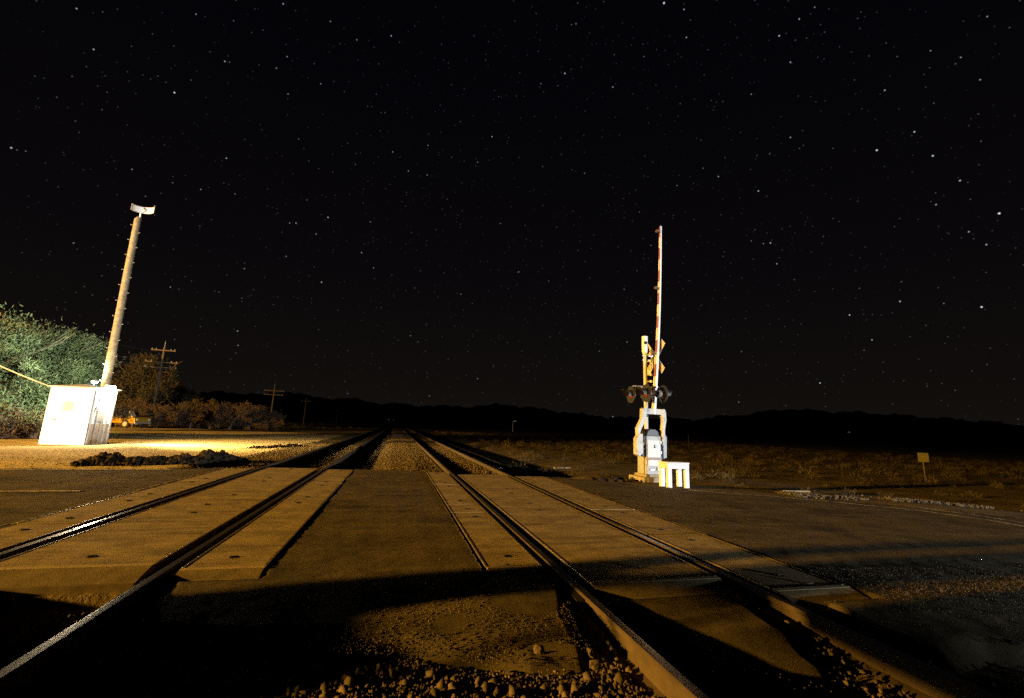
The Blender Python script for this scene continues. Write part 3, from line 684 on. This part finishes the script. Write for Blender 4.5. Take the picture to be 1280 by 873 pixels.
    b = MB(); b.box((-.335, -.15, .86), (.05, .12, .36)); b.build('weight_bracket', MT['black'], g)
    # gate arm, raised, leaning a little
    A0, A1 = Vector((.06, -.16, 1.86)), Vector((.47, -.12, 7.68))
    arm = bpy.data.objects.new('gate_arm', None)
    d = (A1-A0); L = d.length; rot = d.to_track_quat('Z', 'Y')
    b = MB(); nseg = 16
    for k in range(nseg):
        z0, z1 = L*k/nseg, L*(k+1)/nseg; w0, w1 = .066-.032*k/nseg, .066-.032*(k+1)/nseg; th = .032-.010*k/nseg
        vs = [(x*th, y*w, z_) for (w, z_) in ((w0, z0), (w1, z1)) for x, y in ((-1, -1), (1, -1), (1, 1), (-1, 1))]
        bow = lambda z_: .05*math.sin(math.pi*z_/L)
        vs = [(x+bow(z_)+d.x*z_/L, y+d.y*z_/L, z_) for x, y, z_ in vs]
        fs = [(0, 1, 5, 4), (1, 2, 6, 5), (2, 3, 7, 6), (3, 0, 4, 7)] + ([(0, 3, 2, 1)] if k == 0 else []) + ([(4, 5, 6, 7)] if k == nseg-1 else [])
        o_ = len(b.v); b.add(vs, fs, 0)
        if k % 2: b.m[-len(fs)+3] = 1; b.m[-len(fs)+1] = 1
    ar = b.build('gate_arm', [MT['white'], MT['red']], g); ar.location = A0
    for z_ in (L-.22, L*.645, L*.30):
        q = MB(); q.box((-.07, 0, 0), (.10, .05, .03)); q.bar((-.12, -.03, .03), (-.12, .05, .03), .045, .038, 12)
        lp = q.build('arm_lamp', MT['rusty'], ar); lp.location = (bow(z_)+d.x*z_/L-.02, 0, z_)
    b = MB(); [b.bar((-.045+bow(L*i/12)+d.x*i/12, 0, L*i/12), (-.045+bow(L*(i+1)/12)+d.x*(i+1)/12, 0, L*(i+1)/12), .006, n=5) for i in range(12)]; b.build('arm_cable', MT['red'], ar)
    # crossing sign, its boards face along the road
    cs = bpy.data.objects.new
    csp = MB(); csp.box((.12, .16, 3.60), (.36, .04, .05)); csp.box((.10, .16, 3.46), (.32, .04, .04))
    cbr = csp.build('sign_bracket', MT['galv'], g)
    for s_, txt in ((1, 'RAILROAD'), (-1, 'CROSSING')):
        x_ = .34 if s_ > 0 else .37
        bd = MB().box((0, 0, 0), (.012, 1.22, .215)).build('sign_board', mat('weathered sign board', (.60, .52, .38), .6, .12, 4, wear=((.3, .2, .12), 6, .56, .7)), g, bevel=.003)
        bd.location = (x_, .16, 3.56); bd.rotation_euler = (s_*.80, 0, 0)
        for sd in (-1, 1):
            mw = Matrix.Translation((sd*.009, 0, 0)) @ Matrix.Rotation(math.pi/2 if sd > 0 else -math.pi/2, 4, 'Z') @ Matrix.Rotation(math.pi/2, 4, 'X')
            text_mesh(txt, .20, MT['ink'], 'lettering', bd, mw)
    # signal lamps on a crossarm: two face left along the road, two face right
    b = MB(); b.bar((.02, .16, 2.58), (.02, .16, 2.66), .13, n=16); b.bar((.02, -.42, 2.62), (.02, .74, 2.62), .028, n=8); b.bar((-.40, .16, 2.66), (.25, .16, 2.66), .022, n=8)
    ca = b.build('crossarm', MT['galv'], g)
    for s_, xo in ((-1, -.22), (1, .30)):
        for yo in (-.26, .56):
            zc = 2.44
            q = MB(); q.bar((xo, yo, zc), (xo+s_*.02, yo, zc), .255, n=28); bk = q.build('signal_backboard', MT['black'], g)
            q = MB(); q.bar((xo-s_*.16, yo, zc), (xo, yo, zc), .10, .13, 18); q.bar((xo-s_*.08, yo, zc), (xo-s_*.08, yo, 2.63), .02, n=8); q.build('lamp_housing', MT['tan'] if s_ > 0 else MT['black'], bk, smooth=True)
            q = MB(); nl = 18; vs = [(xo+s_*.065, yo, zc)] + [(xo+s_*.028, yo+.11*math.cos(2*math.pi*i/nl), zc+.11*math.sin(2*math.pi*i/nl)) for i in range(nl)]
            q.add(vs, [(0, 1+i, 1+(i+1) % nl) for i in range(nl)]); q.build('lens', MT['lens'], bk, smooth=True)
            q = MB(); nh = 12; vs = []
            for i in range(nh+1):
                a = math.radians(-20+220*i/nh)
                for ln, rr in ((.02, .135), (.33*(.55+.45*math.sin(max(0, min(math.pi, a)))), .135)): vs.append((xo+s_*ln, yo+rr*math.cos(a), zc+rr*math.sin(a)))
                for ln, rr in ((.02, .141), (.33*(.55+.45*math.sin(max(0, min(math.pi, a)))), .141)): vs.append((xo+s_*ln, yo+rr*math.cos(a), zc+rr*math.sin(a)))
            fs = []
            for i in range(nh): a_, c_ = 4*i, 4*(i+1); fs += [(a_, a_+1, c_+1, c_), (a_+2, c_+2, c_+3, a_+3), (a_+1, a_+3, c_+3, c_+1)]
            q.add(vs, fs); q.build('visor', MT['black'], bk)
    # small fittings between mast and arm
    for z_ in (3.62, 3.42, 3.22, 3.02, 2.82):
        q = MB(); q.bar((.05, .12, z_), (.14, .04, z_), .02, n=8); q.bar((.13, .04, z_-.035), (.13, .04, z_+.035), .035, n=10); q.build('fitting', MT['mastpaint'], mast)
    return g
g1 = make_gate((7.06, 11.85, -.08), .04, 'raised railway crossing gate with mast, signal lamps and crossed boards, beside the white stand')
g2 = copy_tree(g1); g2.location = (-7.4, 3.15, -.07); g2.rotation_euler = (0, 0, math.pi-.04)
g2['label'] = 'second raised crossing gate on the near left side of the road, out of view'

# added shadow box at the near left road edge: outside the frame, shaped so its long shadow falls over the foreground
t = thing('shadow_box', (-5.2, 2.25, -.15), 'added low grey shadow box beside the second gate, out of view', 'shadow box')
b = MB(); b.prism([(-1.2, 0), (1.16, 0), (1.16, .74), (1.06, .80), (.80, .83), (.45, .79), (.22, .69), (-1.2, .68)], 'x', -.3, .3); b.build('box_body', MT['grey'], t, bevel=.02)
MB().box((.31, .1, .36), (.02, .8, .5)).build('box_door', MT['grey'], t, bevel=.005)
# boards added by the near left gate, outside the frame: their shadow darkens the lower right of the road
t = thing('shadow_board', (-5.2, 2.2, -.15), 'added pale boards on three thin posts beyond the shadow box, out of view', 'shadow board')
for y_ in (-1.3, .3, .84): MB().bar((-.6, y_, 0), (-.6, y_, 2.1), .03, n=10).build('post', MT['galv'], t)
MB().box((-.56, -.62, 1.72), (.02, 1.62, 1.0)).build('board', MT['tan'], t, bevel=.004)
MB().box((-.56, .63, 1.72), (.02, .52, 1.0)).build('board', MT['tan'], t, bevel=.004)
# white stand in front of the gate
st = thing('low_stand', (7.02, 10.62, -.085), 'low white four legged stand in front of the crossing gate', 'stand', rz=.02)
b = MB(); b.box((0, 0, .61), (.64, .42, .035)); b.build('stand_top', MT['standpaint'], st, bevel=.006)
b = MB(); b.box((0, -.17, .53), (.62, .06, .12)); b.box((0, .17, .53), (.62, .06, .12)); b.box((-.28, 0, .53), (.06, .28, .115)); b.box((.28, 0, .53), (.06, .28, .115)); b.build('apron', MT['standpaint'], st, bevel=.004)
for x, y in ((-.25, -.15), (.25, -.15), (-.25, .15), (.25, .15)):
    MB().box((x, y, .235), (.115, .10, .468)).build('leg', MT['standpaint'], st, bevel=.006)

# ------------------------------------------------------------------ utility poles, wires
def upole(px, dist, h, arms, label, lean=0, r=.15):
    x, y = az(px, dist); z = Z0(x, y)
    t = thing('utility_pole', (x, y, z), label, 'utility pole', 'utility poles along the railway', rz=.5)
    t.rotation_euler = (0, lean, .1)
    MB().bar((0, 0, 0), (0, 0, h), r, r*.65, 10).build('pole_shaft', MT['darkwood'], t, smooth=True)
    for hz_, w in arms:
        MB().box((0, -.16, h-hz_), (w, .1, .12)).build('crossarm', MT['darkwood'], t)
        q = MB()
        for k in (-.46, -.3, .3, .46): q.bar((w*k, -.16, h-hz_+.06), (w*k, -.16, h-hz_+.2), .04, .03, 8)
        q.build('insulators', MT['grey'], t)
    MB().bar((0, 0, h), (0, 0, h+.7), .03, n=6).build('top_pin', MT['galv'], t)
    return t
upole(188, 66, 9.0, ((.35, 2.4), (1.75, 3.2), (2.35, 3.2)), 'tallest looking utility pole with three crossarms, in front of the dusty trees')
q = MB(); 
upole(337, 118, 8.6, ((1.0, 4.2), (1.9, 4.0)), 'smaller utility pole with two crossarms beyond the dry bushes')
upole(379, 185, 8.8, ((.7, 3.4),), 'small faint utility pole further off, right of the bushes')
upole(420, 330, 8.8, ((.7, 3.4),), 'tiniest utility pole near the dark hills')
xp, yp = az(197, 66)
for k, (py, off) in enumerate(((384, 0), (398, .9), (408, 1.6), (420, 2.4))):
    d = ray(0, py); s_ = 42/math.hypot(d.x, d.y); a = Vector((d.x*s_, d.y*s_, CH+d.z*s_))
    e = Vector((xp-1.2+.7*k, yp, [8.5, 7.1, 6.5, 6.5][k]-.2))
    cable('power_line', a + (a-e)*.6, e, .5, .012, MT['galv'], ['topmost', 'second highest', 'third highest', 'lowest'][k]+' thin overhead power line running to the three armed pole', cat='power line', group='overhead power lines')

# ------------------------------------------------------------------ trees, bushes
def foliage(name, lobes, n, size, m, parent, up=.3, aspect=3.2, gaps=.25):
    """lobes: (x, y, z, rx, ry, rz); leaf sprays gathered into clumps near each lobe's shell"""
    lobes = np.array(lobes, float); wts = lobes[:, 3]*lobes[:, 4]*lobes[:, 5]; wts = wts**.7; wts /= wts.sum()
    nc = max(24, n//(60 if n < 40000 else 210)); li = rng.choice(len(lobes), nc, p=wts)
    d = rng.normal(size=(nc, 3)); d /= np.linalg.norm(d, axis=1, keepdims=True); rr = rng.uniform(.45, 1.08, nc)**.6
    C = lobes[li, :3] + d*rr[:, None]*lobes[li, 3:]
    cs = rng.uniform(.08, .26, nc)*lobes[li, 3:].mean(1)
    ci = rng.integers(0, nc, n); P = C[ci] + rng.normal(size=(n, 3))*cs[ci, None]*np.array([1, 1, .8])
    ax = rng.normal(size=(n, 3)); ax[:, 2] += up*2; ax += .7*(P-C[ci])/cs[ci, None]; ax /= np.linalg.norm(ax, axis=1, keepdims=True)
    sd = np.cross(ax, rng.normal(size=(n, 3))); sd /= np.linalg.norm(sd, axis=1, keepdims=True)
    L = size*rng.uniform(.5, 1.4, n)[:, None]; w_ = L/aspect
    v = np.stack([P-sd*w_*.5, P+sd*w_*.5, P+ax*L+sd*w_*.25, P+ax*L-sd*w_*.25], 1)
    return npmesh(name, v.reshape(-1, 3), np.arange(n*4).reshape(-1, 4), m, parent)
def trunkmb(h, r, limbs, spread):
    b = MB(); b.bar((0, 0, -.1), (.15, 0, h*.35), r, r*.75, 9)
    for i in range(limbs):
        a = 2*math.pi*i/limbs+rnd.uniform(-.3, .3); m1 = Vector((.15+math.cos(a)*spread*.35, math.sin(a)*spread*.35, h*.58)); m2 = Vector((math.cos(a)*spread*.8, math.sin(a)*spread*.8, h*rnd.uniform(.72, .88)))
        b.bar((.15, 0, h*.3), m1, r*.6, r*.35, 7); b.bar(m1, m2, r*.35, r*.1, 6)
        for j in range(3):
            a2 = a+rnd.uniform(-.9, .9); m3 = m1.lerp(m2, rnd.uniform(.2, .9)); b.bar(m3, m3+Vector((math.cos(a2), math.sin(a2), rnd.uniform(.3, 1.1)))*spread*.3, r*.14, r*.04, 5)
    return b
def tree(px, dist, h, rad, n, size, m, label, seed, trunk=True, lobes=9, name='tree', cat='tree', group=None, flat=.8, aspect=3.2, low=.28):
    global rng; rng = np.random.default_rng(seed); rnd.seed(seed)
    x, y = az(px, dist); t = thing(name, (x, y, Z0(x, y)), label, cat, group)
    if trunk: trunkmb(h, .045*h*.8, 5, rad).build('trunk', MT['bark'], t)
    L = [(0, 0, h*.6, rad*.62, rad*.62, h*.33)]
    for i in range(lobes):
        a = 2*math.pi*i/lobes+rng.uniform(-.4, .4); q = rng.uniform(.45, .85)
        L.append((math.cos(a)*rad*q, math.sin(a)*rad*q, h*rng.uniform(low, .84), rad*rng.uniform(.2, .42), rad*rng.uniform(.2, .42), h*rng.uniform(.09, .2)*flat*1.3))
    foliage('crown', L, n, size, m, t, aspect=aspect)
    return t
leafg = mat('teal grey tamarisk leaves', (.055, .066, .036), .8, .45, .5, spec=.15, second=(.14, .15, .08))
tree(16, 37, 6.0, 3.6, 130000, .12, leafg, 'big feathery grey green tree behind and left of the hut', 21, lobes=16, low=.2)
tree(-62, 34, 6.6, 4.0, 50000, .13, leafg, 'feathery tree at the left edge of the photo, left of the big one', 22, lobes=12, low=.2)
tree(103, 60, 8.2, 1.9, 8000, .25, MT['twig'], 'narrow brown tree peeping over the big green tree, left of the tall pole', 23, lobes=7)
tree(172, 72, 9.2, 3.6, 22000, .28, MT['leaf_b'], 'dim dusty tree behind the three armed utility pole', 24, lobes=11, low=.15)
tree(215, 78, 5.6, 3.4, 12000, .28, MT['leaf_b'], 'lower dusty tree right of the three armed utility pole', 25, lobes=10, low=.12)
for i, (px_, d_, h_, r_, lb) in enumerate(((238, 60, 2.9, 2.4, 'reddish dry bush nearest the utility pole'), (262, 62, 2.7, 2.2, 'second reddish dry bush from the utility pole'), (288, 62, 3.1, 2.6, 'middle reddish dry bush of the row before the hills'),
                                       (312, 64, 3.2, 2.4, 'tall feathery dry bush right of the middle of the row'), (334, 66, 2.4, 2.0, 'last dry bush at the right end of the row'), (160, 60, 2.6, 2.2, 'dry bush behind the hut and yellow truck'), (196, 58, 2.4, 2.3, 'dry bush at the foot of the three armed pole'),
                                       (120, 48, 2.4, 2.0, 'dry bush right behind the hut'), (16, 33, 1.1, 1.2, 'low dry bush among the junk left of the hut'))):
    tree(px_, d_, h_, r_, 5200, .26, MT['twig'], lb, 40+i, trunk=True, lobes=8, name='dry_bush', cat='bush', group='dry bushes along the yard', aspect=6, low=.15)
rng = np.random.default_rng(77); rnd.seed(77)
# desert scrub on the right plain and beside the tracks: uncountable
def scrubfield(name, P, R_, per, size, label, m='scrub'):
    n = len(P)*per; i = np.repeat(np.arange(len(P)), per); c = np.array(P)[i]; r = np.array(R_)[i]
    o = rng.normal(size=(n, 3)); o /= np.linalg.norm(o, axis=1, keepdims=True); o[:, 2] = np.abs(o[:, 2])*.75; o *= (rng.random(n)**.4*r)[:, None]
    v0 = c+o; ax = o/np.maximum(r, .01)[:, None]+rng.normal(size=(n, 3))*.4; ax[:, 2] += .6; ax /= np.linalg.norm(ax, axis=1, keepdims=True)
    sd = np.cross(ax, rng.normal(size=(n, 3))); sd /= np.linalg.norm(sd, axis=1, keepdims=True); L = (size*r*rng.uniform(.5, 1.3, n))[:, None]
    v = np.stack([v0-sd*L*.10, v0+sd*L*.10, v0+ax*L], 1).reshape(-1, 3)
    return tag(npmesh(name, v, np.arange(len(v)).reshape(-1, 3), MT[m]), label, 'scrub', kind='stuff')
P, R_ = [], []
for _ in range(3000):
    x = rng.uniform(5.2, 75); y = rng.uniform(9, 110)
    if y < float(np.interp(x, FX, FY))+2.2+max(0, (11-x))*.4 or x < 4.8+y*.03: continue
    if math.hypot(x-7, y-11.8) < 1.6: continue
    if rnd.random() > .35+.65*(float(wob(x, y, .5)) > -.1): continue
    P.append((x, y, Z0(x, y)-.03)); R_.append(rng.uniform(.12, .5)*(1 if y > 16 else .6))
scrubfield('desert_scrub', P, R_, 70, .42, 'low dry desert scrub over the plain behind the crossing gate')
P, R_ = [], []
for _ in range(260):
    y = rng.uniform(60, 150); x = rng.uniform(-50, -7) if y > 75 else rng.uniform(-26, -14)
    P.append((x, y, Z0(x, y)-.03)); R_.append(rng.uniform(.25, .7))
scrubfield('yard_scrub', P, R_, 80, .4, 'dim strip of scrub at the far end of the bright yard')

# ------------------------------------------------------------------ truck and junk in the yard
def make_truck(loc, rz, label):
    t = thing('pickup_truck', loc, label, 'pickup truck', None, rz)
    b = MB(); b.prism([(-2.3, .45), (2.35, .45), (2.4, .62), (2.38, .92), (2.1, 1.02), (.85, 1.06), (-2.3, 1.06)], 'y', -.86, .86); b.build('body', MT['yellow'], t, bevel=.03)
    b = MB(); b.prism([(-.75, 1.06), (.95, 1.06), (.45, 1.60), (.2, 1.66), (-.6, 1.66), (-.72, 1.60)], 'y', -.74, .74); c = b.build('cab', mat('pale cab paint', (.6, .5, .3), .4), t, bevel=.03)
    b = MB()
    for s_ in (-1, 1): b.prism([(-.6, 1.14), (.72, 1.14), (.38, 1.54), (-.6, 1.54)], 'y', s_*.742, s_*.75)
    b.build('side_window', MT['glass'], c)
    for x in (-1.45, 1.5):
        for s_ in (-1, 1):
            w = MB().bar((x, s_*.70, .38), (x, s_*.90, .38), .38, n=22).build('wheel', MT['tyre'], t)
            MB().bar((x, s_*.88, .38), (x, s_*.915, .38), .22, n=18).build('rim', MT['alu'], w)
    for s_ in (-1, 1): MB().bar((2.36, s_*.62, .80), (2.42, s_*.62, .80), .10, n=14).build('headlight', MT['white'], t)
    MB().box((2.42, 0, .52), (.1, 1.7, .16)).build('bumper', MT['galv'], t, bevel=.02)
    return t
x, y = az(149, 57); make_truck((x, y, Z0(x, y)), -.35, 'old yellow pickup truck parked behind the right side of the hut')
x, y = az(160.5, 56); q = MB(); q.prism([(-.9, 0), (1.0, 0), (-.1, 1.15)], 'y', -.05, .05); t = tag(q.build('leaning_board', MT['white']), 'pale pointed board standing at the nose of the yellow truck', 'board'); t.location = (x, y, Z0(x, y)+.72); t.rotation_euler = (0, 0, -.4)
q = MB(); q.box((0, 0, .36), (2.0, .9, .08)); 
for sx in (-.9, .9):
    for sy in (-.38, .38): q.box((sx, sy, .18), (.08, .08, .32))
t2 = tag(q.build('low_rack', MT['rusty']), 'low dark rack on the ground carrying the pale pointed board', 'rack'); t2.location = (x, y, Z0(x, y)); t2.rotation_euler = (0, 0, -.4)
q = MB(); q.box((0, 0, .55), (.35, .35, .35));
t.location.z = Z0(x, y)+.40
for px_, d_, dim, lb, rz in ((32, 34, (1.1, .9, 1.5), 'dark tilted junk cabinet under the big tree', .4), (44, 33, (1.2, .8, 1.35), 'brown box shaped scrap bin next to the hut', -.2), (8, 35, (1.3, 1.0, .9), 'low rusty crate at the left edge under the tree', .2)):
    x, y = az(px_, d_); t = thing('scrap_bin', (x, y, Z0(x, y)), lb, 'scrap bin', None, rz)
    MB().box((0, 0, dim[2]/2), dim, taper=1.12).build('bin_body', MT['rusty'], t, bevel=.03)
    MB().box((0, 0, dim[2]+.03), (dim[0]*1.18, dim[1]*1.18, .06), ry=.12).build('lid', MT['darkwood'], t, bevel=.01)
def lamp_post(px, dist, h, col, strength, rad, label, arm=.8):
    x, y = az(px, dist); t = thing('lamp_post', (x, y, Z0(x, y)), label, 'lamp post')
    MB().bar((0, 0, 0), (0, 0, h), .09, .06, 8).build('post', MT['galv'], t)
    MB().bar((0, 0, h-.05), (arm, 0, h+.05), .04, n=6).build('arm', MT['galv'], t)
    hd = MB().bar((arm, 0, h+.02), (arm, 0, h+.14), rad, rad*.6, 10).build('lamp_head', MT['galv'], t)
    MB().bar((arm, 0, h-.08), (arm, 0, h+.018), rad*.8, rad*.95, 10).build('lamp_glass', emit('far lamp glass', col, strength), hd)
lamp_post(641, 210, 4.8, (.9, .95, .8), .35, .55, 'lone dim lamp post far off on the dark plain, right of the tracks', .9)
lamp_post(15, 40, 2.1, (.15, 1.0, .45), .9, .14, 'small green glowing lamp under the tree at the left edge', .1)
lamp_post(1060, 900, 16, (.8, .85, 1.0), .9, 1.3, 'tiny bright lamp far away below the right hills')
for px_, lb in ((485.5, 'left one of the pair of tiny railway signals where the tracks meet'), (491.5, 'right one of the pair of tiny railway signals where the tracks meet')):
    x, y = az(px_, 600); t = thing('railway_signal', (x, y, Z0(x, y)), lb, 'railway signal', 'distant railway signals')
    MB().bar((0, 0, 0), (0, 0, 5.6), .12, n=6).build('post', MT['galv'], t)
    MB().box((0, -.2, 5.2), (.9, .3, 2.0)).build('signal_head', MT['black'], t)
    MB().bar((0, -.42, 5.4), (0, -.36, 5.4), .45, n=10).build('lens', emit('signal lens', (.7, .85, 1), .10 if px_ < 490 else .05), t)

# ------------------------------------------------------------------ signs, posts, spare rail on the right
P = gp(1157, 601); t = thing('sign_post', (P.x, P.y, P.z-.02), 'small pale square sign on a thin post beyond the right road edge', 'sign')
D_ = math.hypot(P.x, P.y); H_ = 24*D_/FPX
MB().bar((0, 0, 0), (0, 0, H_*.78), .022, n=8).build('post', MT['darkwood'], t)
MB().box((0, -.03, H_*.86), (.21*D_/14, .012, .20*D_/14), rz=-.45).build('sign_plate', MT['sign'], t, bevel=.004)
q = MB()
for k in range(3): q.box((0.02*math.sin(k), -.042, H_*.86+(.05-.05*k)), (.14, .003, .012), rz=-.45)
q.build('sign_lines', MT['tan'], t)
for px_, py_, ph_, lb in ((1054, 598, 13, 'short thin marker stake on the right plain, left of the pale sign'), (861, 562, 17, 'thin marker stake on the plain just right of the crossing gate'), (705, 590, 22, 'thin stake at the edge of the scrub between track and gate')):
    P = gp(px_, py_); D_ = math.hypot(P.x, P.y)
    q = MB(); q.bar((0, 0, 0), (0, 0, ph_*D_/FPX), .03*min(1.6, D_/18), .022*min(1.6, D_/18), 8)
    o_ = tag(q.build('marker_stake', MT['soil']), lb, 'stake', 'thin marker stakes'); o_.location = (P.x, P.y, P.z)
# spare rail lying beside the right track
b = MB(); b.prism([(-.07, 0), (.07, 0), (.07, .012), (.012, .03), (.010, .135), (.036, .145), (.036, .175), (-.036, .175), (-.036, .145), (-.010, .135), (-.012, .03), (-.07, .012)], 'y', 0, 17)
q = b.build('spare_rail', MT['railhead']); q.location = (4.05, 17.5, -.30); q.rotation_euler = (0, 0, .006); tag(q, 'spare rail lying on the ballast shoulder right of the right track', 'rail')
q = MB().box((0, 0, .03), (.75, .07, .05)).build('plank', MT['wood']); P = gp(1000, 617); q.location = (P.x, P.y+.1, P.z+.005); q.rotation_euler = (0, 0, -.1); tag(q, 'short broken plank lying at the right road edge', 'plank')
q = MB().box((0, 0, .03), (.9, .08, .05)).build('plank', MT['wood']); P = gp(703, 586); q.location = (P.x, P.y, P.z+.005); q.rotation_euler = (0, 0, .25); tag(q, 'pale thin plank lying on the dirt beyond the right panels', 'plank')
P = gp(1260, 742);
